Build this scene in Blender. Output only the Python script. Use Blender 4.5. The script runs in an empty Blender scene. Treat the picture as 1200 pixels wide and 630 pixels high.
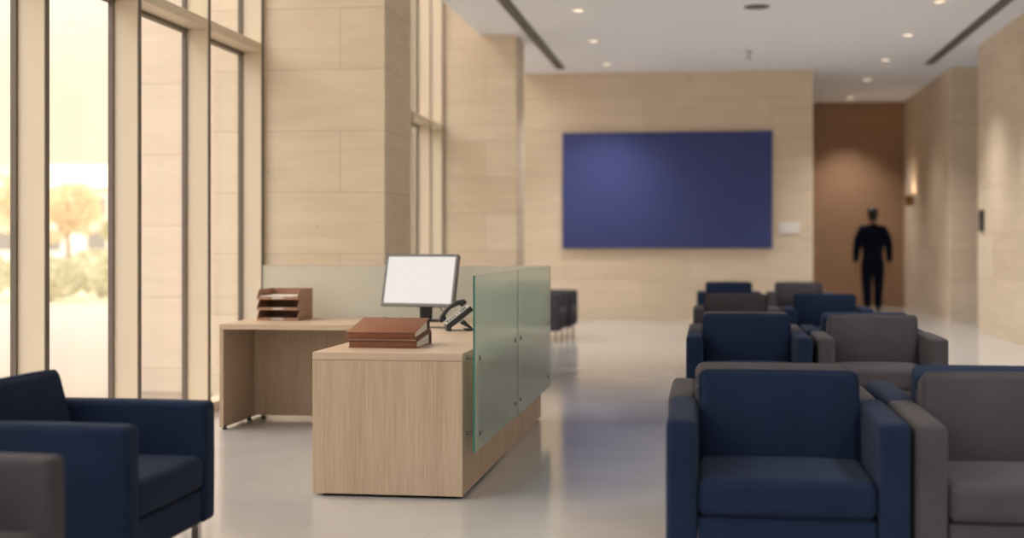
import bpy, bmesh, math, random
from mathutils import Vector, Matrix
random.seed(7)
C = bpy.context.scene.collection
PI = math.pi

# ------------------------------------------------------------------ materials
def new_mat(name):
    m = bpy.data.materials.new(name); m.use_nodes = True
    nt = m.node_tree
    return m, nt, nt.nodes['Principled BSDF']

def N(nt, t, **kw):
    n = nt.nodes.new(t)
    for k, v in kw.items():
        if k in n.inputs: n.inputs[k].default_value = v
        else: setattr(n, k, v)
    return n

def lin(r, g, b):
    f = lambda c: (c/255/12.92 if c/255 <= .04045 else ((c/255+.055)/1.055)**2.4)
    return (f(r), f(g), f(b), 1)

def plain(name, col, rough=.5, metal=0, spec=.5, var=.06, nscale=8):
    m, nt, p = new_mat(name)
    p.inputs['Roughness'].default_value = rough
    p.inputs['Metallic'].default_value = metal
    p.inputs['Specular IOR Level'].default_value = spec
    tc = N(nt, 'ShaderNodeTexCoord')
    no = N(nt, 'ShaderNodeTexNoise', Scale=nscale, Detail=4.0)
    nt.links.new(tc.outputs['Object'], no.inputs['Vector'])
    mx = N(nt, 'ShaderNodeMix', data_type='RGBA')
    mx.inputs['A'].default_value = tuple(c*(1-var) for c in col[:3])+(1,)
    mx.inputs['B'].default_value = tuple(min(1, c*(1+var)) for c in col[:3])+(1,)
    nt.links.new(no.outputs['Fac'], mx.inputs['Factor'])
    nt.links.new(mx.outputs['Result'], p.inputs['Base Color'])
    return m

def swizzle(nt):
    """(x + y, z, 0) in world space: runs along any axis-aligned wall"""
    g = N(nt, 'ShaderNodeNewGeometry'); s = N(nt, 'ShaderNodeSeparateXYZ')
    nt.links.new(g.outputs['Position'], s.inputs[0])
    a = N(nt, 'ShaderNodeMath', operation='ADD')
    nt.links.new(s.outputs['X'], a.inputs[0]); nt.links.new(s.outputs['Y'], a.inputs[1])
    c = N(nt, 'ShaderNodeCombineXYZ')
    nt.links.new(a.outputs[0], c.inputs['X']); nt.links.new(s.outputs['Z'], c.inputs['Y'])
    return c

def stone(name, ca, cb, cm, width=1.15, row=.49, rough=.55, mortar=.003, phase=0.0):
    m, nt, p = new_mat(name)
    p.inputs['Roughness'].default_value = rough
    p.inputs['Specular IOR Level'].default_value = .3
    c = swizzle(nt)
    mp = N(nt, 'ShaderNodeMapping'); mp.inputs['Location'].default_value = (phase, -.178, 0)
    nt.links.new(c.outputs[0], mp.inputs[0])
    br = N(nt, 'ShaderNodeTexBrick')
    br.offset = .37; br.squash = 1
    for k, v in (('Scale', 1), ('Brick Width', width), ('Row Height', row), ('Mortar Size', mortar), ('Mortar Smooth', .2), ('Bias', 0),
                 ('Color1', ca), ('Color2', cb), ('Mortar', cm)):
        br.inputs[k].default_value = v
    nt.links.new(mp.outputs[0], br.inputs['Vector'])
    # long soft bedding veins
    mv = N(nt, 'ShaderNodeMapping'); mv.inputs['Scale'].default_value = (.9, 7, 1)
    nt.links.new(c.outputs[0], mv.inputs[0])
    no = N(nt, 'ShaderNodeTexNoise', Scale=1.3, Detail=7.0, Roughness=.6, Distortion=.5)
    nt.links.new(mv.outputs[0], no.inputs['Vector'])
    rp = N(nt, 'ShaderNodeValToRGB')
    rp.color_ramp.elements[0].position = .3; rp.color_ramp.elements[0].color = (.90, .885, .865, 1)
    rp.color_ramp.elements[1].position = .7; rp.color_ramp.elements[1].color = (1.06, 1.06, 1.06, 1)
    nt.links.new(no.outputs['Fac'], rp.inputs[0])
    mu = N(nt, 'ShaderNodeMix', data_type='RGBA', blend_type='MULTIPLY'); mu.inputs['Factor'].default_value = .8
    nt.links.new(br.outputs['Color'], mu.inputs['A']); nt.links.new(rp.outputs[0], mu.inputs['B'])
    # small pits
    pv = N(nt, 'ShaderNodeTexVoronoi', Scale=3.3)
    nt.links.new(c.outputs[0], pv.inputs['Vector'])
    pr = N(nt, 'ShaderNodeValToRGB')
    pr.color_ramp.elements[0].position = .03; pr.color_ramp.elements[0].color = (.72, .66, .6, 1)
    pr.color_ramp.elements[1].position = .06; pr.color_ramp.elements[1].color = (1, 1, 1, 1)
    nt.links.new(pv.outputs['Distance'], pr.inputs[0])
    m2 = N(nt, 'ShaderNodeMix', data_type='RGBA', blend_type='MULTIPLY'); m2.inputs['Factor'].default_value = .7
    nt.links.new(mu.outputs['Result'], m2.inputs['A']); nt.links.new(pr.outputs[0], m2.inputs['B'])
    nt.links.new(m2.outputs['Result'], p.inputs['Base Color'])
    bp = N(nt, 'ShaderNodeBump', Strength=.15, Distance=.01)
    nt.links.new(no.outputs['Fac'], bp.inputs['Height']); nt.links.new(bp.outputs[0], p.inputs['Normal'])
    return m

def floor_mat(name, col, rough):
    m, nt, p = new_mat(name)
    g = N(nt, 'ShaderNodeNewGeometry')
    br = N(nt, 'ShaderNodeTexBrick'); br.offset = 0
    ca = col; cb = tuple(c*.95 for c in col[:3])+(1,)
    for k, v in (('Scale', 1), ('Brick Width', 1.2), ('Row Height', 1.2), ('Mortar Size', .004), ('Mortar Smooth', .3), ('Bias', 0),
                 ('Color1', ca), ('Color2', cb), ('Mortar', tuple(c*.9 for c in col[:3])+(1,))):
        br.inputs[k].default_value = v
    nt.links.new(g.outputs['Position'], br.inputs['Vector'])
    no = N(nt, 'ShaderNodeTexNoise', Scale=.9, Detail=8.0, Roughness=.62, Distortion=.6)
    nt.links.new(g.outputs['Position'], no.inputs['Vector'])
    rp = N(nt, 'ShaderNodeValToRGB')
    rp.color_ramp.elements[0].position = .3; rp.color_ramp.elements[0].color = (.87, .86, .85, 1)
    rp.color_ramp.elements[1].position = .7; rp.color_ramp.elements[1].color = (1.05, 1.05, 1.05, 1)
    nt.links.new(no.outputs['Fac'], rp.inputs[0])
    mu = N(nt, 'ShaderNodeMix', data_type='RGBA', blend_type='MULTIPLY'); mu.inputs['Factor'].default_value = .8
    nt.links.new(br.outputs['Color'], mu.inputs['A']); nt.links.new(rp.outputs[0], mu.inputs['B'])
    nt.links.new(mu.outputs['Result'], p.inputs['Base Color'])
    mr = N(nt, 'ShaderNodeMapRange'); mr.inputs['To Min'].default_value = rough*.75; mr.inputs['To Max'].default_value = rough*1.25
    nt.links.new(no.outputs['Fac'], mr.inputs['Value']); nt.links.new(mr.outputs[0], p.inputs['Roughness'])
    p.inputs['Specular IOR Level'].default_value = .75
    return m

def wood(name, ca, cb, along='Z', rough=.45):
    m, nt, p = new_mat(name)
    tc = N(nt, 'ShaderNodeTexCoord')
    sc = {'Z': (1, 1, .035), 'X': (.035, 1, 1), 'Y': (1, .035, 1)}[along]
    mp = N(nt, 'ShaderNodeMapping'); mp.inputs['Scale'].default_value = sc
    nt.links.new(tc.outputs['Object'], mp.inputs[0])
    n1 = N(nt, 'ShaderNodeTexNoise', Scale=110.0, Detail=5.0, Roughness=.65)
    n2 = N(nt, 'ShaderNodeTexNoise', Scale=9.0, Detail=3.0, Roughness=.5, Distortion=.4)
    for n in (n1, n2): nt.links.new(mp.outputs[0], n.inputs['Vector'])
    av = N(nt, 'ShaderNodeMix', data_type='FLOAT'); av.inputs['Factor'].default_value = .4
    nt.links.new(n1.outputs['Fac'], av.inputs['A']); nt.links.new(n2.outputs['Fac'], av.inputs['B'])
    rp = N(nt, 'ShaderNodeValToRGB')
    rp.color_ramp.elements[0].position = .36; rp.color_ramp.elements[0].color = cb
    rp.color_ramp.elements[1].position = .62; rp.color_ramp.elements[1].color = ca
    nt.links.new(av.outputs['Result'], rp.inputs[0]); nt.links.new(rp.outputs[0], p.inputs['Base Color'])
    p.inputs['Roughness'].default_value = rough; p.inputs['Specular IOR Level'].default_value = .35
    return m

def fabric(name, col, sheen=.25):
    m, nt, p = new_mat(name)
    tc = N(nt, 'ShaderNodeTexCoord')
    n1 = N(nt, 'ShaderNodeTexNoise', Scale=420.0, Detail=2.0)
    n2 = N(nt, 'ShaderNodeTexNoise', Scale=5.0, Detail=4.0, Roughness=.6)
    for n in (n1, n2): nt.links.new(tc.outputs['Object'], n.inputs['Vector'])
    av = N(nt, 'ShaderNodeMix', data_type='FLOAT'); av.inputs['Factor'].default_value = .5
    nt.links.new(n1.outputs['Fac'], av.inputs['A']); nt.links.new(n2.outputs['Fac'], av.inputs['B'])
    rp = N(nt, 'ShaderNodeValToRGB')
    rp.color_ramp.elements[0].position = .3; rp.color_ramp.elements[0].color = tuple(c*.82 for c in col[:3])+(1,)
    rp.color_ramp.elements[1].position = .7; rp.color_ramp.elements[1].color = tuple(c*1.18 for c in col[:3])+(1,)
    nt.links.new(av.outputs['Result'], rp.inputs[0]); nt.links.new(rp.outputs[0], p.inputs['Base Color'])
    p.inputs['Roughness'].default_value = .85; p.inputs['Specular IOR Level'].default_value = .06
    p.inputs['Sheen Weight'].default_value = sheen*.12; p.inputs['Sheen Roughness'].default_value = .5
    bp = N(nt, 'ShaderNodeBump', Strength=.12, Distance=.002)
    nt.links.new(n1.outputs['Fac'], bp.inputs['Height']); nt.links.new(bp.outputs[0], p.inputs['Normal'])
    return m

def emit(name, col, strength):
    m, nt, p = new_mat(name)
    p.inputs['Base Color'].default_value = (.02, .02, .02, 1)
    p.inputs['Emission Color'].default_value = col; p.inputs['Emission Strength'].default_value = strength
    return m

def facing(nt, base, gain):
    """mirror share of a thin sheet, the same from both of its faces: base + gain * facing^4"""
    lw = N(nt, 'ShaderNodeLayerWeight'); lw.inputs['Blend'].default_value = .5
    pw = N(nt, 'ShaderNodeMath', operation='POWER'); pw.inputs[1].default_value = 4
    ma = N(nt, 'ShaderNodeMath', operation='MULTIPLY_ADD'); ma.inputs[1].default_value = gain; ma.inputs[2].default_value = base
    nt.links.new(lw.outputs['Facing'], pw.inputs[0]); nt.links.new(pw.outputs[0], ma.inputs[0])
    return ma.outputs[0]

def clear_glass(name, tint, refl=.06):
    m, nt, p = new_mat(name); nt.nodes.remove(p)
    out = nt.nodes['Material Output']
    t = N(nt, 'ShaderNodeBsdfTransparent', Color=tint); g = N(nt, 'ShaderNodeBsdfGlossy', Roughness=.02)
    fac = facing(nt, .03, .35)
    mx = N(nt, 'ShaderNodeMixShader')
    nt.links.new(fac, mx.inputs[0]); nt.links.new(t.outputs[0], mx.inputs[1]); nt.links.new(g.outputs[0], mx.inputs[2])
    nt.links.new(mx.outputs[0], out.inputs[0])
    return m

def frosted(name, tint, body, rough=.42, mixf=.35):
    m, nt, p = new_mat(name); nt.nodes.remove(p)
    out = nt.nodes['Material Output']
    r = N(nt, 'ShaderNodeBsdfGlass', Color=tint, Roughness=rough, IOR=1.12)
    t = N(nt, 'ShaderNodeBsdfTranslucent', Color=body)
    d = N(nt, 'ShaderNodeBsdfDiffuse', Color=body)
    a = N(nt, 'ShaderNodeMixShader'); a.inputs[0].default_value = .5
    nt.links.new(t.outputs[0], a.inputs[1]); nt.links.new(d.outputs[0], a.inputs[2])
    b = N(nt, 'ShaderNodeMixShader'); b.inputs[0].default_value = mixf
    nt.links.new(r.outputs[0], b.inputs[1]); nt.links.new(a.outputs[0], b.inputs[2])
    g = N(nt, 'ShaderNodeBsdfGlossy', Roughness=.12); f = facing(nt, .04, .6)
    e = N(nt, 'ShaderNodeMixShader')
    nt.links.new(f, e.inputs[0]); nt.links.new(b.outputs[0], e.inputs[1]); nt.links.new(g.outputs[0], e.inputs[2])
    nt.links.new(e.outputs[0], out.inputs[0])
    return m

M = {}
M['stone'] = stone('travertine_cladding', lin(219,204,184), lin(210,194,172), lin(180,163,142), width=2.1, row=.501, phase=.55)
M['stone_big'] = stone('travertine_large_blocks', lin(217,202,182), lin(205,189,167), lin(184,167,146), width=1.7, row=.62, phase=.4)
M['stone_out'] = stone('exterior_stone', lin(214,200,184), lin(208,193,176), lin(172,154,136), width=2.4, row=.62)
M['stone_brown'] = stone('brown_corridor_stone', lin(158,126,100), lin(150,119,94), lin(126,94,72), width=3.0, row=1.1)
M['ceiling'] = plain('ceiling_plaster', lin(228,231,237), .9, spec=.1, var=.02, nscale=1)
M['floor'] = floor_mat('polished_stone_floor', lin(184,186,190), .11)
M['paving'] = floor_mat('outdoor_paving', lin(138,128,118), .7)
M['alu'] = plain('champagne_aluminium', lin(214,201,180), .45, .0, spec=.5, var=.02, nscale=2)
M['dark_alu'] = plain('dark_gasket_aluminium', lin(104,94,86), .5, .0, var=.04)
M['pane'] = clear_glass('window_glass', (.975, .97, .965, 1))
M['oak_z'] = wood('light_oak_upright', lin(193,173,152), lin(172,150,128), 'Z')
M['oak_top'] = wood('light_oak_worktop', lin(200,181,162), lin(186,165,145), 'X', .4)
M['screen_glass'] = frosted('frosted_green_glass', (.90, .98, .96, 1), lin(212,226,218), .17, .34)
M['screen_back'] = frosted('frosted_cream_glass', (.95, .96, .95, 1), lin(236,238,232), .5, .6)
M['glass_edge'] = plain('green_glass_edge', lin(28,104,88), .15)
M['steel'] = plain('brushed_steel', lin(120,116,112), .3, .8)
M['chrome'] = plain('polished_chrome', lin(205,203,200), .12, 1)
M['navy'] = fabric('navy_fabric', lin(27,40,64))
M['grey'] = fabric('grey_fabric', lin(70,68,74))
M['leather'] = plain('brown_leather', lin(126,77,53), .45, var=.1, nscale=60)
M['leather_dark'] = plain('dark_brown_lining', lin(84,46,36), .55, var=.1, nscale=40)
M['paper'] = plain('white_paper', lin(214,208,204), .8, var=.03, nscale=200)
M['tray'] = plain('brown_tray_board', lin(160,121,98), .5, var=.08, nscale=30)
M['black'] = plain('black_plastic', lin(32,34,42), .4, var=.1)
M['silver'] = plain('silver_grey_plastic', lin(196,197,198), .35, var=.05)
M['bezel'] = plain('grey_monitor_bezel', lin(104,104,106), .4, var=.04)
M['screen'] = emit('lit_white_screen', lin(240,233,226), .6)
M['blue'] = plain('blue_acoustic_felt', lin(70,79,132), .9, spec=.1, var=.05, nscale=120)
M['white_plate'] = plain('white_plate', lin(228,224,220), .4)
M['dark_plate'] = plain('dark_plate', lin(58,56,62), .35)
M['lamp'] = emit('warm_lamp_lens', (1, .80, .58, 1), 1.5)
M['suit'] = fabric('dark_navy_suit', lin(18,24,40), .1)
M['skin'] = plain('skin', lin(150,104,82), .5)
M['hair'] = plain('black_hair', lin(16,14,16), .5, var=.3, nscale=80)
M['shoe'] = plain('black_shoe', lin(20,18,18), .3)
M['brass'] = plain('aged_brass', lin(150,112,62), .35, .9)
M['leaf'] = plain('haze_paled_olive_leaves', lin(176,172,128), .7, var=.35, nscale=2)  # leaf green paled so the colour itself carries horizon haze
M['autumn'] = plain('haze_paled_amber_leaves', lin(226,192,142), .7, var=.25, nscale=2)  # amber likewise paled, haze mixed into the leaf colour
M['bark'] = plain('grey_brown_bark', lin(120,98,80), .9, var=.2)
M['render_wall'] = plain('white_rendered_wall', lin(238,228,212), .8)
M['roof_tile'] = plain('haze_paled_terracotta', lin(214,186,160), .8)  # roof tone lightened to imitate haze over the distance
M['soil'] = plain('dry_lawn', lin(178,170,136), .9, var=.25, nscale=6)

# ------------------------------------------------------------------ mesh helpers
def link(name, bm, mats, parent=None, smooth=True, loc=None, angle=35):
    me = bpy.data.meshes.new(name); bm.normal_update(); bm.to_mesh(me); bm.free()
    if not isinstance(mats, (list, tuple)): mats = [mats]
    for m in mats: me.materials.append(m)
    if smooth:
        for p in me.polygons: p.use_smooth = True
        me.set_sharp_from_angle(angle=math.radians(angle))
    o = bpy.data.objects.new(name, me); C.objects.link(o)
    if parent: o.parent = parent
    if loc: o.location = loc
    return o

def empty(name, loc=(0,0,0), rz=0):
    o = bpy.data.objects.new(name, None); C.objects.link(o)
    o.location = loc; o.rotation_euler = (0, 0, rz); o.empty_display_size = .1
    return o

def tag(o, label=None, cat=None, group=None, kind=None):
    if label: o['label'] = label
    if cat: o['category'] = cat
    if group: o['group'] = group
    if kind: o['kind'] = kind
    return o

def copy_tree(o, parent=None):
    c = o.copy(); C.objects.link(c)
    if parent: c.parent = parent
    for ch in list(o.children): copy_tree(ch, c)
    return c

def bx(bm, lo, hi, bev=0, seg=2, mi=0, mat=None):
    """axis-aligned box added to bm, optionally bevelled, optionally transformed"""
    t = bmesh.new()
    bmesh.ops.create_cube(t, size=1)
    for v in t.verts:
        v.co = Vector(((lo[0]+hi[0])/2+v.co.x*(hi[0]-lo[0]), (lo[1]+hi[1])/2+v.co.y*(hi[1]-lo[1]), (lo[2]+hi[2])/2+v.co.z*(hi[2]-lo[2])))
    if bev: bmesh.ops.bevel(t, geom=t.edges[:], offset=bev, segments=seg, profile=.5, affect='EDGES')
    merge(bm, t, mat, mi); return bm

def merge(bm, t, mat=None, mi=0):
    if mat is not None: bmesh.ops.transform(t, matrix=mat, verts=t.verts)
    mp = {}
    for v in t.verts: mp[v] = bm.verts.new(v.co)
    for f in t.faces:
        try:
            nf = bm.faces.new([mp[v] for v in f.verts]); nf.material_index = mi
        except ValueError: pass
    t.free()

def box(name, lo, hi, mat, parent=None, bev=0, seg=2, **k):
    return link(name, bx(bmesh.new(), lo, hi, bev, seg), mat, parent, **k)

def axis(h, r, n=4, mid=6):
    a = [(h-r)+r*math.tan(PI/4*i/n) for i in range(n+1)]
    m = [-(h-r)+2*(h-r)*i/mid for i in range(1, mid)]
    return [-x for x in reversed(a)]+m+a

def cushion(bm, size, r, crown=(0,0,0), mat=None, belly=0):
    """rounded box with softly domed faces, centred on the origin"""
    hx, hy, hz = [s/2 for s in size]
    X, Y, Z = axis(hx, r), axis(hy, r), axis(hz, r, 4, 4)
    t = bmesh.new(); vs = {}
    def V(i, j, k):
        if (i, j, k) not in vs:
            p = Vector((X[i], Y[j], Z[k]))
            q = Vector((max(-hx+r, min(hx-r, p.x)), max(-hy+r, min(hy-r, p.y)), max(-hz+r, min(hz-r, p.z))))
            d = p-q
            if d.length > 1e-9: p = q+d.normalized()*r
            u, v, w = p.x/hx, p.y/hy, p.z/hz
            f = lambda a: max(0, 1-abs(a)**2.5)
            p = Vector((p.x+crown[0]*u*f(v)*f(w), p.y+crown[1]*v*f(u)*f(w), p.z+crown[2]*w*f(u)*f(v)))
            vs[(i, j, k)] = t.verts.new(p)
        return vs[(i, j, k)]
    nx, ny, nz = len(X)-1, len(Y)-1, len(Z)-1
    for i in range(nx):
        for j in range(ny):
            t.faces.new((V(i,j,nz), V(i+1,j,nz), V(i+1,j+1,nz), V(i,j+1,nz)))
            t.faces.new((V(i,j,0), V(i,j+1,0), V(i+1,j+1,0), V(i+1,j,0)))
    for i in range(nx):
        for k in range(nz):
            t.faces.new((V(i,0,k), V(i+1,0,k), V(i+1,0,k+1), V(i,0,k+1)))
            t.faces.new((V(i,ny,k), V(i,ny,k+1), V(i+1,ny,k+1), V(i+1,ny,k)))
    for j in range(ny):
        for k in range(nz):
            t.faces.new((V(0,j,k), V(0,j,k+1), V(0,j+1,k+1), V(0,j+1,k)))
            t.faces.new((V(nx,j,k), V(nx,j+1,k), V(nx,j+1,k+1), V(nx,j,k+1)))
    merge(bm, t, mat); return bm

def tube(bm, pts, rad, n=8, closed=False, mi=0):
    pts = [Vector(p) for p in pts]; L = len(pts); rings = []
    up = Vector((.13, .31, .94)).normalized()
    for i, p in enumerate(pts):
        if closed: d = pts[(i+1) % L]-pts[i-1]
        else: d = pts[min(i+1, L-1)]-pts[max(i-1, 0)]
        d.normalize(); a = d.cross(up)
        if a.length < 1e-4: a = d.cross(Vector((1, 0, 0)))
        a.normalize(); b = d.cross(a)
        rr = rad[i] if isinstance(rad, (list, tuple)) else rad
        rings.append([bm.verts.new(p+(a*math.cos(2*PI*k/n)+b*math.sin(2*PI*k/n))*rr) for k in range(n)])
    for i in range(L if closed else L-1):
        A, B = rings[i], rings[(i+1) % L]
        for k in range(n):
            f = bm.faces.new((A[k], A[(k+1) % n], B[(k+1) % n], B[k])); f.material_index = mi
    if not closed:
        bm.faces.new(rings[0][::-1]); bm.faces.new(rings[-1])
    return bm

def lathe(bm, prof, n=24, mat=None, mi=0):
    t = bmesh.new(); rings = []
    for r, z in prof:
        rings.append([t.verts.new((r*math.cos(2*PI*k/n), r*math.sin(2*PI*k/n), z)) for k in range(n)] if r > 1e-6 else [t.verts.new((0, 0, z))])
    for A, B in zip(rings, rings[1:]):
        for k in range(n):
            k2 = (k+1) % n
            if len(A) == 1 and len(B) == 1: continue
            if len(A) == 1: t.faces.new((A[0], B[k2], B[k]))
            elif len(B) == 1: t.faces.new((A[k], A[k2], B[0]))
            else: t.faces.new((A[k], A[k2], B[k2], B[k]))
    bmesh.ops.recalc_face_normals(t, faces=t.faces[:])
    merge(bm, t, mat, mi); return bm

def prism(bm, poly, axis_, a, b, mi=0, bev=0, mat=None):
    """polygon in the plane of the two other axes, extruded along axis_ from a to b"""
    t = bmesh.new()
    def P(p, q):
        return {'X': (q, p[0], p[1]), 'Y': (p[0], q, p[1]), 'Z': (p[0], p[1], q)}[axis_]
    A = [t.verts.new(P(p, a)) for p in poly]; B = [t.verts.new(P(p, b)) for p in poly]
    n = len(poly)
    t.faces.new(A); t.faces.new(B[::-1])
    for i in range(n): t.faces.new((A[i], B[i], B[(i+1) % n], A[(i+1) % n]))
    bmesh.ops.recalc_face_normals(t, faces=t.faces[:])
    if bev: bmesh.ops.bevel(t, geom=t.edges[:], offset=bev, segments=2, profile=.5, affect='EDGES')
    merge(bm, t, mat, mi); return bm

def struct(name, lo, hi, mat, parent=None, bev=0):
    o = box(name, lo, hi, mat, parent, bev)
    if parent is None: o['kind'] = 'structure'
    return o

# ------------------------------------------------------------------ the setting
ZC = 4.13            # ceiling height
XG, XT = -3.80, -3.62  # glass plane, fin tips
XR = 3.87            # wall on the seating side
YB = 22.85           # wall behind the blue panel
def boxes(name, lst, mat, kind='structure'):
    bm = bmesh.new()
    for lo, hi in lst: bx(bm, lo, hi)
    o = link(name, bm, mat); o['kind'] = kind
    return o
struct('floor', (-3.86, -4, -.2), (7.2, 30, 0), M['floor'])
struct('ceiling', (-3.10, -4, ZC), (7.2, 30, ZC+.25), M['ceiling'])
struct('trim_1', (-3.10, -4, ZC+.25), (-2.95, 30, 5.75), M['ceiling'])           # fascia of the tall window bay
struct('trim_2', (-4.05, -4, 5.75), (-2.95, 30, 5.95), M['ceiling'])             # its own high ceiling
boxes('wall_right', [((XR, -4, 0), (XR+.35, 20.55, ZC)), ((XR+.35, 20.2, 0), (7.2, 20.55, ZC))], M['stone_big'])
struct('wall_back', (-4.05, YB, 0), (1.70, YB+.4, ZC), M['stone'])
boxes('wall_corridor', [((3.90, YB+.1, 0), (7.2, YB+.6, ZC)), ((3.90, YB+.6, 0), (4.2, 28.3, ZC)), ((1.35, YB+.4, 0), (1.70, 28.3, ZC))], M['stone'])
struct('wall_recess', (7.0, 20.55, 0), (7.2, YB+.1, ZC), M['stone'])
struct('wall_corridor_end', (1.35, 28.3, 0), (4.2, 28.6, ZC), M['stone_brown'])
struct('pillar_1', (-4.05, 10.82, 0), (-2.60, 11.80, 5.75), M['stone'])
struct('pillar_2', (-4.05, 18.50, 0), (-2.60, 19.30, 5.75), M['stone'])
struct('wall_exterior', (-5.12, 11.36, -.05), (-4.05, 13.6, 6.2), M['stone_out'])

def window(name, fins, y0, y1):
    w = empty(name, (XG, (y0+y1)/2, 0)); w['kind'] = 'structure'
    off = Vector((-XG, -(y0+y1)/2, 0))
    def part(n, bm, m):
        bmesh.ops.translate(bm, vec=off, verts=bm.verts); return link(n, bm, m, w)
    for y in fins:
        bm = bmesh.new()
        bx(bm, (XG, y, 0), (XT, y+.05, 5.75), .003, 1)
        fin = part('mullion', bm, M['alu'])
        bm = bmesh.new()
        bx(bm, (XG-.012, y-.018, .07), (XG+.022, y, 5.7)); bx(bm, (XG-.012, y+.05, .07), (XG+.022, y+.068, 5.7))
        bx(bm, (XT-.001, y+.004, 0), (XT+.006, y+.046, 5.75))
        bmesh.ops.translate(bm, vec=off, verts=bm.verts); link('gasket', bm, M['dark_alu'], fin)
    edges = sorted(set([y0]+list(fins)+[y1]))
    for a, b in zip(edges, edges[1:]):
        a2 = a+(.05 if a in fins else 0)
        if b-a2 < .1: continue
        bm = bmesh.new(); bx(bm, (XG-.02, a2, 2.83), (XT+.004, b, 2.90), .003, 1); part('transom', bm, M['alu'])
        bm = bmesh.new(); bx(bm, (XG-.02, a2, 0), (XT-.06, b, .07), .003, 1); part('sill_rail', bm, M['alu'])
        bm = bmesh.new(); bx(bm, (XG-.02, a2, 2.805), (XG+.03, b, 2.83)); part('gasket', bm, M['dark_alu'])
        for z0, z1 in ((.07, 2.805), (2.90, 5.75)):
            bm = bmesh.new(); bx(bm, (XG-.006, a2, z0), (XG+.006, b, z1)); part('glass_pane', bm, M['pane'])
    return w
window('window_1', [-1.60, -.36, .88, 2.12, 3.36, 4.60, 5.84, 7.08, 8.32, 9.56, 10.765], -4, 10.82)
window('window_3', [19.32, 20.2, 21.1, 22.0, 22.79], 19.30, 22.85)
window('window_2', [11.82, 12.65, 13.89, 15.13, 16.50, 17.61, 18.44], 11.80, 18.50)

# ------------------------------------------------------------------ ceiling fittings
def diffuser(x, y0, y1, label):
    t = empty('linear_air_diffuser', (x, (y0+y1)/2, ZC)); L = (y1-y0)/2
    bm = bmesh.new()
    for a, b in ((-.075, -.055), (-.012, .012), (.055, .075)): bx(bm, (a, -L, -.012), (b, L, 0), .003, 1)
    bx(bm, (-.075, -L-.02, -.012), (.075, -L, 0)); bx(bm, (-.075, L, -.012), (.075, L+.02, 0))
    link('frame', bm, M['bezel'], t)
    for a, b in ((-.055, -.012), (.012, .055)):
        box('slot', (a, -L, -.005), (b, L, 0), M['black'], t)
    tag(t, label, 'air diffuser', 'linear diffusers in the ceiling')
diffuser(-2.38, 10, 22.15, 'long dark double slot diffuser in ceiling on the window and pillar side')
diffuser(3.47, 10, 22.4, 'long dark double slot diffuser in ceiling along the stone wall beside the seating')

def downlight():
    t = empty('downlight', (0, 0, ZC))
    bm = bmesh.new(); lathe(bm, [(.062, -.002), (.066, -.008), (.095, -.008), (.102, 0), (.062, 0), (.062, -.002)], 28)
    link('trim_ring', bm, M['white_plate'], t)
    bm = bmesh.new(); lathe(bm, [(0, -.004), (.06, -.004), (.062, 0)], 28)
    link('lens', bm, M['lamp'], t)
    return t
proto_dl = downlight(); used = []
def dl(x, y, label, e):
    if not used: o = proto_dl
    else: o = copy_tree(proto_dl)
    used.append(o); o.location = (x, y, ZC)
    tag(o, label, 'ceiling light', 'recessed ceiling downlights')
    lamps.append((o, e))
lamps = []
E0 = 265
dl(2.71, 16.7, 'round recessed downlight at top edge of view, over the seating', E0)
dl(2.71, 19.3, 'round recessed downlight second along the row leading to the corridor', E0)
dl(2.73, 21.85, 'round recessed downlight third along the row, just before the corridor mouth', E0)
dl(2.74, 24.4, 'round recessed downlight just inside the corridor mouth', 90)
dl(2.75, 27.4, 'round recessed downlight deep in corridor close to its brown end wall', 200)
dl(-1.58, 16.7, 'round recessed downlight first of the row near the pillar side slot', 150)
dl(-1.60, 19.25, 'round recessed downlight second of the row near the pillar side slot', 150)
dl(-1.60, 21.75, 'small faint downlight close to the wall, above the blue panel', 150)
for i in range(1, 7):  # added unseen lamps continuing the row, to brighten the seating
    for x in (2.71,):
        y = 16.7-2.5*i
        dl(x, y, 'added ceiling downlight, unseen above the view, to light the seating', E0)
for o, e in lamps:
    l = bpy.data.lights.new('downlight_lamp', 'SPOT'); l.energy = e; l.color = (1, .94, .88)
    l.spot_size = math.radians(95 if o.location.y > 23 else 100); l.spot_blend = 1; l.shadow_soft_size = .06
    lo = bpy.data.objects.new('downlight_lamp', l); C.objects.link(lo); lo.parent = o; lo.location = (0, 0, -.03)

t = empty('ceiling_speaker', (.58, 16.75, ZC))
bm = bmesh.new(); lathe(bm, [(.135, 0), (.135, -.01), (.155, -.01), (.16, 0), (.135, 0)], 28); link('rim', bm, M['bezel'], t)
bm = bmesh.new(); lathe(bm, [(0, -.006), (.1, -.007), (.135, -.004), (.135, 0)], 28); link('grille', bm, M['steel'], t)
tag(t, 'round grey speaker grille set in the middle of the ceiling', 'speaker')
t = empty('ceiling_sprinkler', (.60, 20.6, ZC))
bm = bmesh.new(); lathe(bm, [(0, -.012), (.045, -.012), (.05, 0)], 20); link('escutcheon', bm, M['steel'], t)
bm = bmesh.new(); tube(bm, [(0, 0, -.01), (0, 0, -.1)], .012); lathe(bm, [(0, -.1), (.04, -.102), (.04, -.108), (0, -.11)], 16); link('nozzle', bm, M['steel'], t)
tag(t, 'small pendant sprinkler head hanging from the middle of the ceiling', 'sprinkler')

# ------------------------------------------------------------------ wall fittings
t = empty('acoustic_panel', (-.69, YB, 2.16))
bm = bmesh.new(); bx(bm, (-1.73, -.075, -.965), (1.73, -.015, .965), .008, 2); link('felt_face', bm, M['blue'], t)
for a, b in (((-1.65, -.016, .80), (1.65, 0, .88)), ((-1.65, -.016, -.88), (1.65, 0, -.80))): box('mounting_rail', a, b, M['dark_plate'], t)

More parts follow.
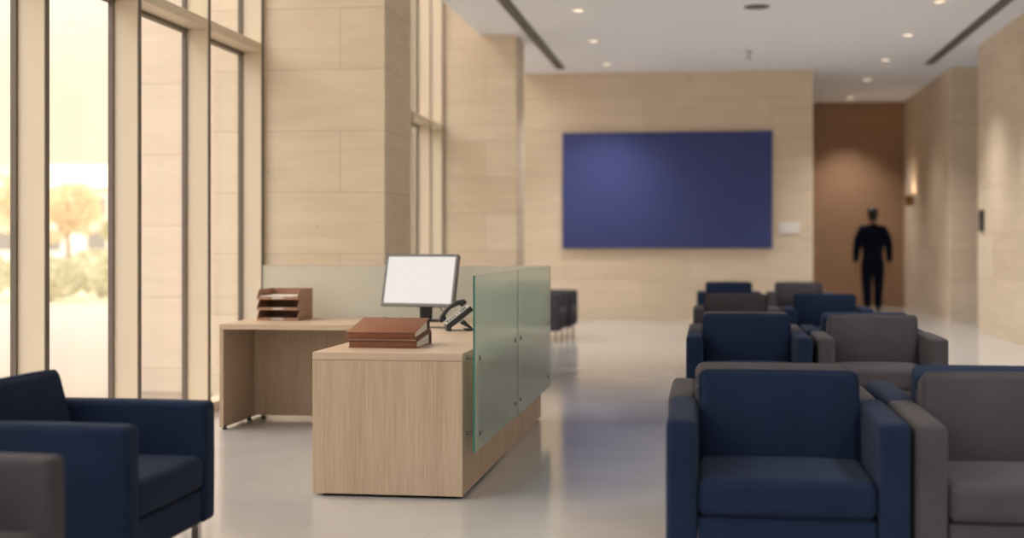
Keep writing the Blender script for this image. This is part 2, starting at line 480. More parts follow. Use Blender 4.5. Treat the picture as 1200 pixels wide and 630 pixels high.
tag(t, 'large plain blue rectangular panel mounted on stone back wall', 'wall panel')
t = empty('wall_sign', (1.32, YB, 1.53))
bm = bmesh.new(); bx(bm, (-.17, -.02, -.09), (.17, -.004, .09), .004, 2); link('plate', bm, M['white_plate'], t)
for sx in (-.13, .13):
    bm = bmesh.new(); lathe(bm, [(0, -.004), (.012, -.004), (.012, .02), (0, .02)], 12, Matrix.Translation((sx, 0, 0)) @ Matrix.Rotation(PI/2, 4, 'X')); link('fixing', bm, M['steel'], t)
tag(t, 'small blank white plate on wall beside the big blue panel', 'sign')
t = empty('wall_control_panel', (XR, 20.22, 1.6))
bm = bmesh.new(); bx(bm, (-.03, -.15, -.15), (0, .15, .15), .008, 2); link('housing', bm, M['dark_plate'], t)
bm = bmesh.new(); bx(bm, (-.034, -.11, -.02), (-.03, .11, .11), .001, 1); link('display', bm, M['black'], t)
tag(t, 'small dark control panel on the stone wall beside the seating', 'control panel')
t = empty('wall_sconce', (3.90, 27.0, 2.1))
bm = bmesh.new(); bx(bm, (-.02, -.06, -.12), (0, .06, .12), .006, 2); link('back_plate', bm, M['brass'], t)
bm = bmesh.new(); lathe(bm, [(.03, -.09), (.05, -.1), (.07, .1), (.062, .1), (.045, -.08), (.03, -.08), (.03, -.09)], 20, Matrix.Translation((-.10, 0, 0))); bx(bm, (-.06, -.012, -.03), (-.02, .012, 0)); link('shade', bm, M['brass'], t)
bm = bmesh.new(); lathe(bm, [(0, -.06), (.03, -.05), (.036, 0), (.02, .04), (0, .045)], 16, Matrix.Translation((-.10, 0, 0))); link('bulb', bm, M['lamp'], t)
tag(t, 'small brass wall lamp on stone wall deep in the corridor', 'wall lamp')
l = bpy.data.lights.new('sconce_lamp', 'SPOT'); l.energy = 13; l.color = (1, .7, .42); l.spot_size = math.radians(120); l.spot_blend = .8; l.shadow_soft_size = .04
lo = bpy.data.objects.new('sconce_lamp', l); C.objects.link(lo); lo.parent = t; lo.location = (-.10, 0, .06); lo.rotation_euler = (PI, 0, 0)

# ------------------------------------------------------------------ reception desk
ZD = .717
XL, XD, YF, YE = -1.955, -1.195, 6.60, 9.78      # main wing
RX, RY = -3.28, 8.87                              # return wing
desk = empty('reception_desk', (-2.0, 8.2, 0))
doff = Vector((2.0, -8.2, 0))
def dpart(name, bm, m, parent=None, **k):
    if parent is None or parent == desk:
        bmesh.ops.translate(bm, vec=doff, verts=bm.verts)
        return link(name, bm, m, desk, **k)
    bmesh.ops.translate(bm, vec=doff, verts=bm.verts)
    return link(name, bm, m, parent, **k)
def dbox(name, lo, hi, m, bev=.0015):
    return dpart(name, bx(bmesh.new(), lo, hi, bev, 1), m)
dbox('worktop', (XL, YF, ZD-.037), (XD, YE, ZD), M['oak_top'])
dbox('return_worktop', (RX, RY, ZD-.037), (XL-.001, 9.72, ZD), M['oak_top'])
dbox('end_panel', (XL, YF+.002, .014), (XD, YF+.03, ZD-.0385), M['oak_z'])
dbox('front_panel', (XD-.028, YF+.0305, .014), (XD, YE, ZD-.0385), M['oak_z'])
dbox('return_end_panel', (RX+.001, RY+.004, .014), (RX+.03, 9.70, ZD-.0385), M['oak_z'])
dbox('modesty_panel', (RX+.031, 9.50, .025), (XD-.03, 9.528, ZD-.0385), M['oak_z'])
dbox('pedestal_panel', (XL, YF+.031, .014), (XL+.028, 8.0, ZD-.0385), M['oak_z'])
dr = dbox('drawer_unit', (XL+.03, 7.2, .03), (XD-.03, 7.98, ZD-.04), M['oak_z'])
for x, y in ((XL+.06, YF+.05), (XL+.30, YF+.05), (XD-.06, YF+.05), (XD-.05, 8.2), (XD-.05, 9.6), (XL+.05, 7.9), (RX+.03, RY+.03), (RX+.03, 9.4), (RX+.10, 9.51), (-2.4, 9.51)):
    bm = bmesh.new(); lathe(bm, [(0, 0), (.018, 0), (.018, .012), (.010, .014), (.010, .03), (0, .03)], 14, Matrix.Translation((x, y, 0)))
    dpart('foot', bm, M['black'])
bm = bmesh.new(); lathe(bm, [(0, 0), (.006, 0), (.006, .004), (0, .004)], 12, Matrix.Translation((RX+.03, RY+.12, .64)) @ Matrix.Rotation(PI/2, 4, 'Y')); dpart('cam_fitting', bm, M['steel'])
# glazed screens
ZG0, ZG1, XGL = .235, 1.10, -1.137
def sheet(name, lo, hi, m):
    bm = bx(bmesh.new(), lo, hi)
    d = [hi[i]-lo[i] for i in range(3)]; thin = d.index(min(d))
    for f in bm.faces:
        f.normal_update()
        if abs(f.normal[thin]) < .5: f.material_index = 1
    return dpart(name, bm, [m, M['glass_edge']], smooth=False)
g1 = sheet('glass_screen', (XGL, 6.57, ZG0), (XGL+.010, 8.085, ZG1), M['screen_glass'])
g2 = sheet('glass_screen', (XGL, 8.095, ZG0), (XGL+.010, 9.785, ZG1), M['screen_glass'])
g3 = sheet('back_screen', (RX, 9.787, ZG0), (XGL+.010, 9.797, ZG1), M['screen_back'])
g1['label'] = 'greenish frosted glass sheet with green edge'
g3['label'] = 'cream frosted glass screen along the back of the desk'
for gl, ys in ((g1, (6.70, 7.97)), (g2, (8.21, 9.66))):
    for y in ys:
        for z in (.315, .69):
            bm = bmesh.new()
            lathe(bm, [(0, 0), (.008, 0), (.008, XGL-XD-.001), (.0, XGL-XD-.001)], 14, Matrix.Translation((XD, y, z)) @ Matrix.Rotation(PI/2, 4, 'Y'))
            lathe(bm, [(0, 0), (.013, 0), (.013, .006), (.010, .008), (0, .008)], 16, Matrix.Translation((XGL+.010, y, z)) @ Matrix.Rotation(PI/2, 4, 'Y'))
            dpart('standoff', bm, M['steel'], gl)
for x in (-3.0, -2.2, -1.5):
    bm = bmesh.new(); bx(bm, (x-.02, 9.72, ZD-.03), (x+.02, 9.787, ZD-.005)) if x < XL else bx(bm, (x-.02, 9.775, ZD-.03), (x+.02, 9.787, ZD-.005))
    dpart('screen_bracket', bm, M['steel'])
tag(desk, 'light oak L-shaped reception desk with frosted glass screens', 'desk')

# ------------------------------------------------------------------ things on the desk
def binder(name, x, y, z, w, dpt, h0, h1, tilt, label, rings=False):
    """lever binder lying flat: low fore-edge towards -y, thick spine at +y"""
    t = empty(name, (x, y, z)); th = .004
    bm = bmesh.new()
    bot = lambda yy: 0.0
    # boards
    prism(bm, [(0, 0), (dpt, 0), (dpt, th), (0, th)], 'X', -w/2, w/2, bev=.001)
    prism(bm, [(0, h0-th), (dpt, h1-th), (dpt, h1), (0, h0)], 'X', -w/2, w/2, bev=.001)
    link('cover', bm, M['leather'], t)
    bm = bmesh.new(); prism(bm, [(dpt-.006, th), (dpt, th), (dpt, h1-th), (dpt-.006, h1-th)], 'X', -w/2, w/2)
    prism(bm, [(dpt-.035, th), (dpt-.0065, th), (dpt-.0065, h1-th-.002), (dpt-.035, h1-.0045-.004)], 'X', -w/2+.004, w/2-.004)
    link('spine', bm, M['leather_dark'], t)
    bm = bmesh.new(); prism(bm, [(.009, th+.0002), (.0115, th+.0002), (.0115, h0-th-.0002), (.009, h0-th-.0002)], 'X', -w/2+.003, w/2-.003, bev=.001); link('fore_edge_flap', bm, M['leather'], t)
    bm = bmesh.new(); s = (h1-h0)/dpt
    prism(bm, [(.012, th), (dpt-.037, th), (dpt-.037, h0+s*(dpt-.037)-th-.002), (.012, h0+s*.012-th-.002)], 'X', -w/2+.008, w/2-.008); link('page_block', bm, M['paper'], t)
    if rings:
        for xx in (-.06, .03):
            bm = bmesh.new(); yy = dpt-.03; zz = h0+s*yy
            tube(bm, [(xx-.008, yy-.012, zz-.004), (xx-.008, yy-.010, zz+.006), (xx-.002, yy-.004, zz+.010), (xx+.006, yy+.002, zz+.008), (xx+.010, yy+.006, zz-.004)], .0035)
            link('ring', bm, M['silver'], t)
    t.rotation_euler = (tilt, 0, 0)
    tag(t, label, 'binder', 'brown binders stacked on the desk')
    return t
BX = -1.672; BY = 6.90
a0 = math.atan((.066-.037)/.37)
binder('ring_binder', BX+.003, BY, ZD, .366, .37, .037, .066, 0, 'brown leather binder at bottom of stack, flat on the desk corner')
t = empty('leather_folder', (BX-.002, BY-.006, ZD+.0378), 0); t.rotation_euler = (a0, 0, 0)
bm = bmesh.new(); bx(bm, (-.187, 0, 0), (.187, .372, .003), .001, 1); bx(bm, (-.187, 0, .007), (.187, .372, .010), .001, 1); bx(bm, (-.187, .366, .003), (.187, .372, .007)); link('cover', bm, M['leather'], t)
bm = bmesh.new(); bx(bm, (-.180, .006, .003), (.180, .362, .007)); link('sheets', bm, M['paper'], t)
tag(t, 'thin brown folder sandwiched between the two thick binders', 'folder')
binder('ring_binder', BX-.004, BY-.008, ZD+.0488, .364, .37, .034, .062, a0, 'brown leather binder on top of stack, with two metal ring clips', rings=True)

def letter_tray(z, label, top=False):
    t = empty('letter_tray', (-3.005, 9.285, z)); w, d, h, th = .30, .36, .072, .005
    bm = bmesh.new()
    bx(bm, (-w/2, 0, 0), (w/2, d, th))
    for s in (-1, 1):
        x0 = s*w/2; x1 = s*(w/2-th)
        prism(bm, [(0, th), (d, th), (d, h), (.045, h), (0, .022)], 'X', min(x0, x1), max(x0, x1))
    bx(bm, (-w/2+th, d-th, th), (w/2-th, d, h))
    for s in (-1, 1):
        lo, hi = sorted((s*(w/2-th), s*.045)); bx(bm, (lo, 0, th), (hi, th, .018))
    link('tray_shell', bm, M['tray'], t, smooth=False)
    tag(t, label, 'letter tray', 'stacked letter trays on the desk')
    p = empty('paper_stack', (-3.005, 9.29, z+.0052))
    bm = bmesh.new(); n = 9 if top else 5
    for k in range(n):
        a = random.uniform(-.012, .012)
        bx(bm, (-.13, .004, k*.0024), (.13, .31, k*.0024+.0021), mat=Matrix.Rotation(a, 4, 'Z'))
    o = link('sheets', bm, M['paper'], p, smooth=False)
    tag(p, {0: 'white papers in the lowest brown letter tray', 1: 'white papers in the middle brown letter tray', 2: 'thicker pile of white papers in the topmost brown letter tray'}[round((z-ZD)/.074)], 'papers', 'papers in the letter trays')
for k, lab in enumerate(('lowest of three stacked brown letter trays on the desk', 'middle one of three stacked brown letter trays', 'topmost of three stacked brown letter trays, open above')):
    letter_tray(ZD+.074*k+.0005, lab, k == 2)

# monitor
mon = empty('computer_monitor', (-1.975, 9.36, ZD), -math.radians(15))
tilt = math.radians(14)
W, H = .56, .372
T = Matrix.Translation((0, -.03, .283)) @ Matrix.Rotation(-tilt, 4, 'X') 
def mk(name, fn, m, parent=mon, **k):
    bm = bmesh.new(); fn(bm); bmesh.ops.transform(bm, matrix=T, verts=bm.verts); return link(name, bm, m, parent, **k)
def bez(bm):
    for lo, hi in (((-W/2, -.03, -H/2), (-W/2+.018, .0, H/2)), ((W/2-.018, -.03, -H/2), (W/2, .0, H/2)), ((-W/2+.018, -.03, H/2-.018), (W/2-.018, .0, H/2)), ((-W/2+.018, -.03, -H/2), (W/2-.018, .0, -H/2+.022))):
        bx(bm, lo, hi, .002, 1)
mk('bezel', bez, M['bezel'])
mk('display', lambda bm: bx(bm, (-W/2+.017, -.024, -H/2+.02), (W/2-.017, -.004, H/2-.017)), M['screen'])
mk('rear_shell', lambda bm: (bx(bm, (-W/2+.003, .0005, -H/2+.003), (W/2-.003, .02, H/2-.003), .006, 2), bx(bm, (-.14, .0205, -.11), (.14, .05, .09), .012, 2)), M['black'])
st = empty('stand', (0, 0, 0)); st.parent = mon
bm = bmesh.new(); prism(bm, [(-.045, .010), (.045, .010), (.05, .16), (-.05, .16)], 'Y', .04, .058, bev=.003)
bx(bm, (-.035, .015, .15), (.035, .05, .28), .004, 2)
link('neck', bm, M['black'], st)
bm = bmesh.new(); lathe(bm, [(0, 0), (.105, 0), (.11, .004), (.10, .012), (0, .014)], 32, Matrix.Translation((0, .03, 0)) @ Matrix.Diagonal((1.15, .85, 1, 1))); link('foot_plate', bm, M['black'], st)
bm = bmesh.new(); tube(bm, [(.06, .05, .16), (.09, .055, .12), (.13, .05, .07), (.16, .03, .025), (.2, .0, .004), (.26, -.06, .004), (.30, -.12, .004)], .004); link('cable', bm, M['black'], mon)
tag(mon, 'flat computer monitor with blank white screen on the desk', 'monitor')

# desk phone, its low end towards -x
ph = empty('desk_phone', (-1.515, 8.42, ZD), math.radians(16)); ph.scale = (.88, .88, .88)
sl = math.radians(38)
T = Matrix.Translation((-.125, 0, .018)) @ Matrix.Rotation(-sl, 4, 'Y')
L = .225
def pk(name, fn, m, parent=ph, xf=True, **k):
    bm = bmesh.new(); fn(bm)
    if xf: bmesh.ops.transform(bm, matrix=T, verts=bm.verts)
    return link(name, bm, m, parent, **k)
pk('body', lambda bm: prism(bm, [(.0, -.012), (L, -.012), (L, .026), (.02, .026), (.0, .016)], 'Y', -.10, .10, bev=.004), M['black'])
pk('face_plate', lambda bm: bx(bm, (.012, -.094, .026), (L-.004, .094, .031), .002, 1), M['silver'])
def keys(bm):
    for i in range(4):
        for j in range(3): bx(bm, (.028+i*.021, -.078+j*.026, .031), (.043+i*.021, -.060+j*.026, .036), .001, 1)
    for j in range(4): bx(bm, (.118, -.085+j*.026, .031), (.128, -.067+j*.026, .035), .001, 1)
pk('keypad', keys, M['black'])
pk('display', lambda bm: bx(bm, (.140, -.085, .031), (.195, .012, .035), .001, 1), M['dark_plate'])
pk('cradle', lambda bm: (bx(bm, (.015, .03, .031), (.055, .09, .044), .004, 2), bx(bm, (.165, .03, .031), (.21, .09, .044), .004, 2), bx(bm, (.05, .05, .031), (.17, .07, .034))), M['silver'])
def hs(bm):
    tube(bm, [(.0, .06, .058), (.03, .06, .078), (.08, .06, .094), (.12, .06, .096), (.17, .06, .086), (.222, .06, .062)], [.018, .019, .017, .017, .019, .018], 12)
    lathe(bm, [(0, -.018), (.024, -.018), (.028, -.004), (.024, .008), (0, .012)], 16, Matrix.Translation((.02, .06, .062)))
    lathe(bm, [(0, -.018), (.024, -.018), (.028, -.004), (.024, .008), (0, .012)], 16, Matrix.Translation((.205, .06, .062)))
pk('handset', hs, M['black'])
pk('support', lambda bm: (prism(bm, [(.005, .0), (.07, .0), (.07, .012), (.005, .012)], 'Y', -.085, .085), prism(bm, [(-.03, .05), (.0, .075), (.065, .012), (.045, .012)], 'Y', -.05, .05), bx(bm, (-.13, -.08, 0), (-.09, .08, .016), .003, 1)), M['black'], xf=False)
def pcord(bm):
    pts = []
    for i in range(90):
        s = i/89; pts.append((-.10-.26*s+.004*math.cos(i*1.3), .10+.10*math.sin(s*2.2)+.008*math.sin(i*1.3), .012+.008*math.cos(i*1.3)))
    tube(bm, pts, .003, 6)
pk('coiled_cord', pcord, M['black'], xf=False)
tag(ph, 'black and silver office telephone beside monitor on desk', 'telephone')

# ------------------------------------------------------------------ armchairs
def make_chair(color):
    m = M[color]
    t = empty('armchair')
    hw, at, zf, za = .425, .11, .15, .626
    yf, yb = -.36, .42
    for s in (-1, 1):
        bm = bmesh.new()
        cushion(bm, (at, yb-yf, za-zf), .024, (.003, .004, .004), Matrix.Translation((s*(hw-at/2), (yf+yb)/2, (za+zf)/2)))
        link('arm', bm, m, t, angle=60)
    iw = hw-at
    bm = bmesh.new(); cushion(bm, (2*iw-.006, .66, .13), .012, (0, .002, 0), Matrix.Translation((0, yf+.015+.33, zf+.065))); link('seat_base', bm, m, t, angle=60)
    bm = bmesh.new(); cushion(bm, (2*iw-.004, .60, .135), .034, (0, .008, .014), Matrix.Translation((0, yf+.004+.30, .352)))
    # welt along the front edge of the cushion
    link('seat_cushion', bm, m, t, angle=60)
    R = Matrix.Translation((0, .155, .40)) @ Matrix.Rotation(-math.radians(15), 4, 'X')
    bm = bmesh.new(); cushion(bm, (2*iw-.004, .15, .372), .034, (.002, .016, .006), R @ Matrix.Translation((0, .075, .186))); bk = link('back_cushion', bm, m, t, angle=60)
    bm = bmesh.new(); ww, hh, rr = iw-.006, .366, .034; pts = []
    for cx, cz, a0_ in ((ww-rr, rr+.004, -90), (ww-rr, hh-rr, 0), (-ww+rr, hh-rr, 90), (-ww+rr, rr+.004, 180)):
        for q in range(5):
            a = math.radians(a0_+q*22.5); pts.append(R @ Vector((cx+rr*math.cos(a), .011, cz+rr*math.sin(a))))
    tube(bm, pts, .0035, 6, closed=True); link('piping', bm, m, bk)
    bm = bmesh.new(); cushion(bm, (2*iw-.004, .05, .52), .014, (0, 0, 0), Matrix.Translation((0, yb-.027, zf+.26))); link('back_panel', bm, m, t, angle=60)
    for sx in (-1, 1):
        for y in (yf+.06, yb-.06):
            bm = bmesh.new(); x = sx*(hw-.055)
            bx(bm, (x-.016, y-.016, 0), (x+.016, y+.016, zf-.006), .002, 1); bx(bm, (x-.03, y-.03, zf-.006), (x+.03, y+.03, zf+.002))
            link('leg', bm, M['chrome'], t)
    return t
protos = {c: make_chair(c) for c in ('navy', 'grey')}
taken = set()
def chair(color, x, y, rz, label, group):
    if color in taken: o = copy_tree(protos[color])
    else: o = protos[color]; taken.add(color)
    o.location = (x, y, 0); o.rotation_euler = (0, 0, rz)
    tag(o, label, 'armchair', group)
G = 'armchairs in rows beside the aisle'
XA, XB = .275, 1.14        # aisle-side and wall-side file
rows = [5.26, 9.76, 13.95, 18.5]; back = .86
chair('navy', XA, rows[0], 0, 'big navy armchair at the front of the rows, seat fully in view', G)
chair('grey', XB, rows[0], 0, 'big grey armchair at the front, arm to arm with the big navy one', G)
chair('grey', XA-.015, rows[0]+back, PI, 'grey armchair turned away, back to back behind the big front navy armchair', G)
chair('navy', XB+.01, rows[0]+back, PI, 'navy armchair turned away, back to back behind the big front grey armchair', G)
chair('navy', XA, rows[1], 0, 'navy armchair in the second facing row, beyond the big front navy armchair', G)
chair('grey', XB+.02, rows[1], 0, 'grey armchair in the second facing row with both arms in view', G)
chair('grey', XA, rows[1]+back, PI, 'grey armchair turned away, back to back behind the second row navy armchair', G)
chair('navy', XB, rows[1]+back, PI, 'navy armchair turned away, back to back behind the second row grey armchair', G)
chair('grey', XA, rows[2], 0, 'grey armchair in the third facing row, beside the navy one before the man', G)
chair('navy', XB+.03, rows[2], 0, 'navy armchair in the third facing row, in front of the walking man', G)
chair('navy', XA, rows[3], 0, 'navy armchair in the hindmost row, below the blue wall panel', G)
chair('grey', XB+.06, rows[3], 0, 'grey armchair in the hindmost row, below the small white wall plate', G)
G2 = 'armchairs lined up along the windows'
chair('navy', -1.97-.36, 4.865, PI/2, 'navy armchair seen from the side near the windows, before the desk', G2)
chair('grey', -1.90-.36, 3.43, PI/2, 'grey armchair at the bottom corner of view, only its arm and seat showing', G2)
G3 = 'armchairs beyond the glass screen'
chair('grey', -1.87-.36, 17.72, PI/2, 'dark armchair seen from the side just beyond the green glass screen', G3)
chair('grey', -1.81-.36, 18.62, PI/2, 'dark armchair by the far pillar, mostly behind another side-on armchair', G3)

# ------------------------------------------------------------------ the man
def skin_mesh(name, verts, edges, radii, mat, parent, sub=2, root=0, loc=None):
    me = bpy.data.meshes.new(name); me.from_pydata(verts, edges, []); 
    o = bpy.data.objects.new(name+'_src', me); C.objects.link(o)
    sk = o.modifiers.new('s', 'SKIN'); sk.use_smooth_shade = True
    for i, r in enumerate(radii):
        d = me.skin_vertices[0].data[i]; d.radius = r if isinstance(r, tuple) else (r, r); d.use_root = (i == root)
    su = o.modifiers.new('u', 'SUBSURF'); su.levels = sub; su.render_levels = sub
    dg = bpy.context.evaluated_depsgraph_get()
    m2 = bpy.data.meshes.new_from_object(o.evaluated_get(dg)); m2.name = name
    bpy.data.objects.remove(o); 
    m2.materials.clear(); m2.materials.append(mat)
    for p in m2.polygons: p.use_smooth = True
    n = bpy.data.objects.new(name, m2); C.objects.link(n); n.parent = parent
    return n
man = empty('person', (3.08, 26.55, 0)); S = 1.09
class Sk:
    def __init__(s): s.v = []; s.e = []; s.r = []
    def add(s, p, r, to=None):
        s.v.append(tuple(c*S for c in p)); s.r.append(tuple(q*S for q in r) if isinstance(r, tuple) else r*S)
        if to is not None: s.e.append((to, len(s.v)-1))
        return len(s.v)-1
b = Sk()        # facing +y, walking away; x is his right-hand side
pel = b.add((0, 0, .95), (.135, .10))
wst = b.add((0, .0, 1.10), (.125, .09), pel)
chs = b.add((0, .01, 1.30), (.15, .105), wst)
nkb = b.add((0, .01, 1.46), (.075, .06), chs)
nk = b.add((0, .015, 1.53), .064, nkb)
hd0 = b.add((0, .03, 1.60), (.066, .078), nk)
hd1 = b.add((0, .025, 1.68), (.076, .095), hd0)
hd2 = b.add((0, .02, 1.755), (.058, .072), hd1)
hands = []
for s in (-1, 1):
    sh = b.add((s*.17, .0, 1.42), .062, chs)
    el = b.add((s*.255, -.03, 1.13), .045, sh)
    sw = .06*s
    wr = b.add((s*.285, .02+sw, .89), .030, el)
    pm = b.add((s*.288, .03+sw, .81), (.022, .036), wr)
    for k, (dy, ln) in enumerate(((-.03, .075), (-.010, .09), (.012, .095), (.032, .085))):
        f1 = b.add((s*.286, .03+sw+dy, .765), .010, pm)
        f2 = b.add((s*.276, .034+sw+dy*1.1, .765-ln*.5), .009, f1)
        b.add((s*.258, .036+sw+dy*1.1, .765-ln*.95), .007, f2)
    th = b.add((s*.268, .065+sw, .80), .011, pm); b.add((s*.262, .085+sw, .75), .009, th)
legs = {}
for s, kn, an, toe in ((-1, (-.095, .05, .52), (-.09, -.02, .10), (-.10, .13, .035)), (1, (.105, .06, .53), (.10, .10, .09), (.115, .25, .035))):
    hp = b.add((s*.09, 0, .88), (.088, .092), pel)
    k_ = b.add(kn, .060, hp); a_ = b.add(an, .040, k_); b.add(toe, (.036, .024), a_)
    legs[s] = (kn, an, toe)
body = skin_mesh('body', b.v, b.e, b.r, M['skin'], man)
# face and ears
def mg(name, fn, m):
    bm = bmesh.new(); fn(bm); bmesh.ops.scale(bm, vec=(S, S, S), verts=bm.verts); return link(name, bm, m, man)
def ball(bm, c, r, n=12):
    t = bmesh.new(); bmesh.ops.create_uvsphere(t, u_segments=n*2, v_segments=n, radius=1)
    merge(bm, t, Matrix.Translation(c) @ Matrix.Diagonal((r[0], r[1], r[2], 1)))
mg('ear', lambda bm: ball(bm, (-.080, .015, 1.665), (.012, .022, .034), 8), M['skin'])
mg('ear', lambda bm: ball(bm, (.080, .015, 1.665), (.012, .022, .034), 8), M['skin'])
mg('nose', lambda bm: ball(bm, (0, .128, 1.645), (.014, .022, .024), 8), M['skin'])
mg('mouth', lambda bm: ball(bm, (0, .108, 1.603), (.026, .010, .008), 8), M['leather_dark'])
mg('eye', lambda bm: ball(bm, (-.032, .112, 1.68), (.013, .010, .008), 8), M['black'])
mg('eye', lambda bm: ball(bm, (.032, .112, 1.68), (.013, .010, .008), 8), M['black'])
mg('hair', lambda bm: (ball(bm, (0, .0, 1.715), (.092, .108, .095)), ball(bm, (0, -.035, 1.655), (.082, .075, .085))), M['hair'])
j = Sk()
p0 = j.add((0, -.005, .80), (.20, .155)); pm_ = j.add((0, -.005, .94), (.19, .145), p0); p1 = j.add((0, 0, 1.10), (.20, .14), pm_); p2 = j.add((0, .005, 1.27), (.215, .145), p1); p3 = j.add((0, .008, 1.40), (.16, .115), p2); p4 = j.add((0, .01, 1.49), (.085, .075), p3); j.add((0, .012, 1.53), (.07, .066), p4)
for s in (-1, 1):
    sh = j.add((s*.165, .0, 1.40), .105, p3); sm = j.add((s*.225, -.01, 1.29), .092, sh); el = j.add((s*.268, -.03, 1.12), .078, sm); w1 = j.add((s*.290, .015+.06*s, .90), .060, el); j.add((s*.292, .02+.06*s, .86), .058, w1)
skin_mesh('jacket', j.v, j.e, j.r, M['suit'], man)
q = Sk()
pt = q.add((0, 0, 1.04), (.165, .13)); p0 = q.add((0, 0, .93), (.18, .14), pt)
for s in (-1, 1):
    kn, an, toe = legs[s]
    hp = q.add((s*.095, 0, .80), (.125, .128), p0); k_ = q.add(kn, .098, hp); ac = q.add(((kn[0]+an[0])/2, (kn[1]+an[1])/2-.01, (kn[2]+an[2])/2), .086, k_); a_ = q.add((an[0], an[1], an[2]+.03), .076, ac); q.add((an[0], an[1], an[2]-.02), .074, a_)
skin_mesh('trousers', q.v, q.e, q.r, M['suit'], man)
for s in (-1, 1):
    kn, an, toe = legs[s]
    def shoe(bm):
        ball(bm, (toe[0]*.98, (an[1]+toe[1])/2+.0, .045), (.048, .155, .045), 10); ball(bm, (an[0], an[1]-.01, .06), (.045, .06, .06), 10)
    mg('shoe', shoe, M['shoe'])
tag(man, 'man in a dark suit walking away down the corridor', 'person')

# ------------------------------------------------------------------ outdoors
o = struct('ground', (-140, -30, -.25), (-3.86, 27.2, -.03), M['paving'])
o = struct('lawn', (-140, 27.2, -.25), (-3.86, 160, -.02), M['soil'])
def leaves(bm, c, r, n, size, seed, flat=1):
    rnd = random.Random(seed)
    for i in range(n):
        while True:
            d = Vector((rnd.uniform(-1, 1), rnd.uniform(-1, 1), rnd.uniform(-1, 1)))
            if .15 < d.length < 1: break
        d = d.normalized()*(d.length**.5)
        p = Vector(c)+Vector((d.x*r[0], d.y*r[1], d.z*r[2]))
        a = Vector((rnd.gauss(0, 1), rnd.gauss(0, 1), rnd.gauss(0, 1))).normalized()
        u = a.orthogonal().normalized(); w = a.cross(u); s = size*rnd.uniform(.6, 1.3)
        vs = [bm.verts.new(p+u*s*x+w*s*y) for x, y in ((-1, 0), (-.2, -.45), (1, 0), (-.2, .45))]
        bm.faces.new(vs)
def shrub(x, y, r, h, label, seed):
    t = empty('shrub', (x, y, -.02))
    bm = bmesh.new(); leaves(bm, (0, 0, h*.55), (r, r*.8, h*.5), 1500, .07, seed); link('foliage', bm, M['leaf'], t, smooth=False)
    bm = bmesh.new()
    for k in range(5): tube(bm, [(.03*k-.06, 0, 0), (.08*k-.16, .05*(k % 2), h*.4), (.14*k-.28, .08*(k % 3-1), h*.75)], [.02, .014, .006], 6)
    link('stems', bm, M['bark'], t)
    tag(t, label, 'shrub', 'shrubs across the paving outside')
for k, (x, y, r, h) in enumerate(((-14.7, 28.9, .95, .95), (-12.95, 29.2, .8, .8), (-11.4, 28.7, .75, 1.05), (-16.8, 29.4, 1.1, 1.1), (-14.6, 31.4, .95, 1.15), (-12.6, 31.2, .95, 1.0), (-16.6, 32.0, .95, 1.0))):
    shrub(x, y, r, h, ('low pale green shrub outdoors at the paving edge, beside the window post', 'low pale green shrub in the gap of the planting outdoors, seen through the glass', 'rounder pale green shrub outdoors, seen near the dark window frame', 'low green shrub outdoors, mostly behind the pale window post', 'taller shrub of the rear planting row outdoors, seen between two front shrubs', 'rear row shrub outdoors, showing beside the dark window frame', 'rear row shrub outdoors, hidden by the pale window post')[k], k)
def tree(x, y, ht, cr, mat, label, seed):
    t = empty('tree', (x, y, -.02)); rnd = random.Random(seed)
    bm = bmesh.new(); tube(bm, [(0, 0, 0), (.05, .02, ht*.3), (0, 0, ht*.6)], [.13, .10, .06], 8)
    for k in range(5):
        a = k*1.3; tube(bm, [(0, 0, ht*.4), (math.cos(a)*cr*.4, math.sin(a)*cr*.4, ht*.62), (math.cos(a)*cr*.7, math.sin(a)*cr*.7, ht*.78)], [.06, .04, .02], 6)
    link('trunk', bm, M['bark'], t)
    bm = bmesh.new()
    for k in range(9):
        a = rnd.uniform(0, 6.28); q = rnd.uniform(0, .6)
        leaves(bm, (math.cos(a)*cr*q, math.sin(a)*cr*q, ht*(.5+.4*rnd.random())), (cr*.55, cr*.55, ht*.18), 420, .11, seed*31+k)
    link('crown', bm, mat, t, smooth=False)
    tag(t, label, 'tree', 'trees in the distance outside')
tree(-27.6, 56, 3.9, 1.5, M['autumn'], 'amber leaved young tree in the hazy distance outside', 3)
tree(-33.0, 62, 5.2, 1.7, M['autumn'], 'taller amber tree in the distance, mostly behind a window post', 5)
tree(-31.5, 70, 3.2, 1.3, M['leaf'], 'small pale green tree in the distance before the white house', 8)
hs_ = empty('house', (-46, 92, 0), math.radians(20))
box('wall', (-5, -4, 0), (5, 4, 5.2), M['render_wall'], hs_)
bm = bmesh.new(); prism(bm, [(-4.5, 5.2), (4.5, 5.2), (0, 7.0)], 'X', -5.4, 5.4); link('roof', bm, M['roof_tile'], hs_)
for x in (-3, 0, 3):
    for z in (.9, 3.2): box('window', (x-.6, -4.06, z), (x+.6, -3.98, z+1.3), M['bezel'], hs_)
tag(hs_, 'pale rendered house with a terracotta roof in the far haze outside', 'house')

hm, hnt, hp_ = new_mat('morning_haze'); hnt.nodes.remove(hp_)
hv = N(hnt, 'ShaderNodeVolumeScatter', Color=(.88, .73, .55, 1), Density=.016, Anisotropy=.3)
hnt.links.new(hv.outputs[0], hnt.nodes['Material Output'].inputs['Volume'])
hb = box('outside_haze', (-70, 14, 0), (-5.6, 27.7, 14), hm, smooth=False)
tag(hb, 'pale warm haze over the paving outdoors, before shrubs and trees', 'haze', kind='stuff')
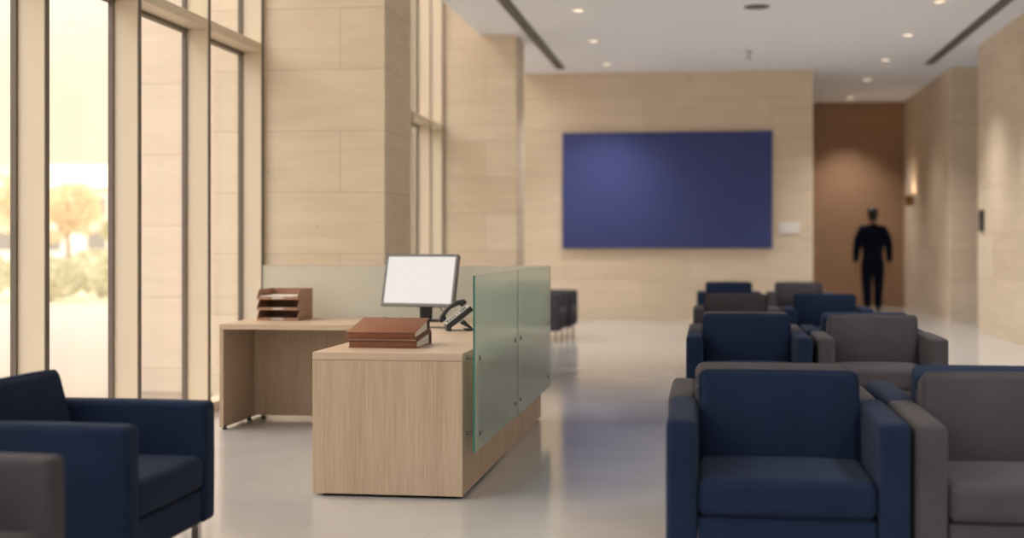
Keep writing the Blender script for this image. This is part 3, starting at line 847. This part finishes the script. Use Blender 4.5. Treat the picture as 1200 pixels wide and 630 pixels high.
# ------------------------------------------------------------------ sky and sun
w = bpy.data.worlds.new('sky'); bpy.context.scene.world = w; w.use_nodes = True
nt = w.node_tree; bg = nt.nodes['Background']
tc = N(nt, 'ShaderNodeTexCoord')
dt = N(nt, 'ShaderNodeVectorMath', operation='DOT_PRODUCT'); dt.inputs[1].default_value = Vector((-.80, .45, .40)).normalized()
nt.links.new(tc.outputs['Generated'], dt.inputs[0])
rp = N(nt, 'ShaderNodeValToRGB')
el = rp.color_ramp.elements
el[0].position = 0; el[0].color = (.52, .56, .64, 1)
el[1].position = 1; el[1].color = (1.0, .83, .62, 1)
e = el.new(.55); e.color = (.72, .735, .77, 1)
mr = N(nt, 'ShaderNodeMapRange'); mr.inputs['From Min'].default_value = -1; mr.inputs['From Max'].default_value = 1
nt.links.new(dt.outputs['Value'], mr.inputs['Value']); nt.links.new(mr.outputs[0], rp.inputs[0])
sx = N(nt, 'ShaderNodeSeparateXYZ'); nt.links.new(tc.outputs['Generated'], sx.inputs[0])
er = N(nt, 'ShaderNodeMapRange', interpolation_type='SMOOTHSTEP')
for k_, v_ in (('From Min', .10), ('From Max', .55), ('To Min', 0), ('To Max', 1)): er.inputs[k_].default_value = v_
nt.links.new(sx.outputs['Z'], er.inputs['Value'])
hz = N(nt, 'ShaderNodeMix', data_type='RGBA'); hz.inputs['A'].default_value = (.175, .150, .110, 1)     # hazy horizon
nt.links.new(er.outputs[0], hz.inputs['Factor']); nt.links.new(rp.outputs[0], hz.inputs['B'])
nt.links.new(hz.outputs['Result'], bg.inputs['Color'])
bg.inputs['Strength'].default_value = 4.2
# ------------------------------------------------------------------ camera
cam = bpy.data.cameras.new('camera'); co = bpy.data.objects.new('camera', cam); C.objects.link(co)
co.location = (0, 0, 1.25); co.rotation_euler = (PI/2, 0, math.atan(230/1600))
cam.sensor_width = 36; cam.sensor_fit = 'HORIZONTAL'; cam.lens = 48
cam.shift_y = -28/1200
cam.clip_start = .05; cam.clip_end = 500
cam.dof.use_dof = True; cam.dof.focus_distance = 7.2; cam.dof.aperture_fstop = 1.15; cam.dof.aperture_blades = 0
sc = bpy.context.scene
sc.camera = co
sc.view_settings.view_transform = 'Standard'; sc.view_settings.look = 'None'; sc.view_settings.gamma = 1
sc.view_settings.use_curve_mapping = False
sc.view_settings.exposure = 0.6
sc.cycles.use_denoising = True
sc.cycles.max_bounces = 12; sc.cycles.volume_bounces = 2; sc.cycles.diffuse_bounces = 6; sc.cycles.transparent_max_bounces = 16
sc.cycles.sample_clamp_indirect = 8
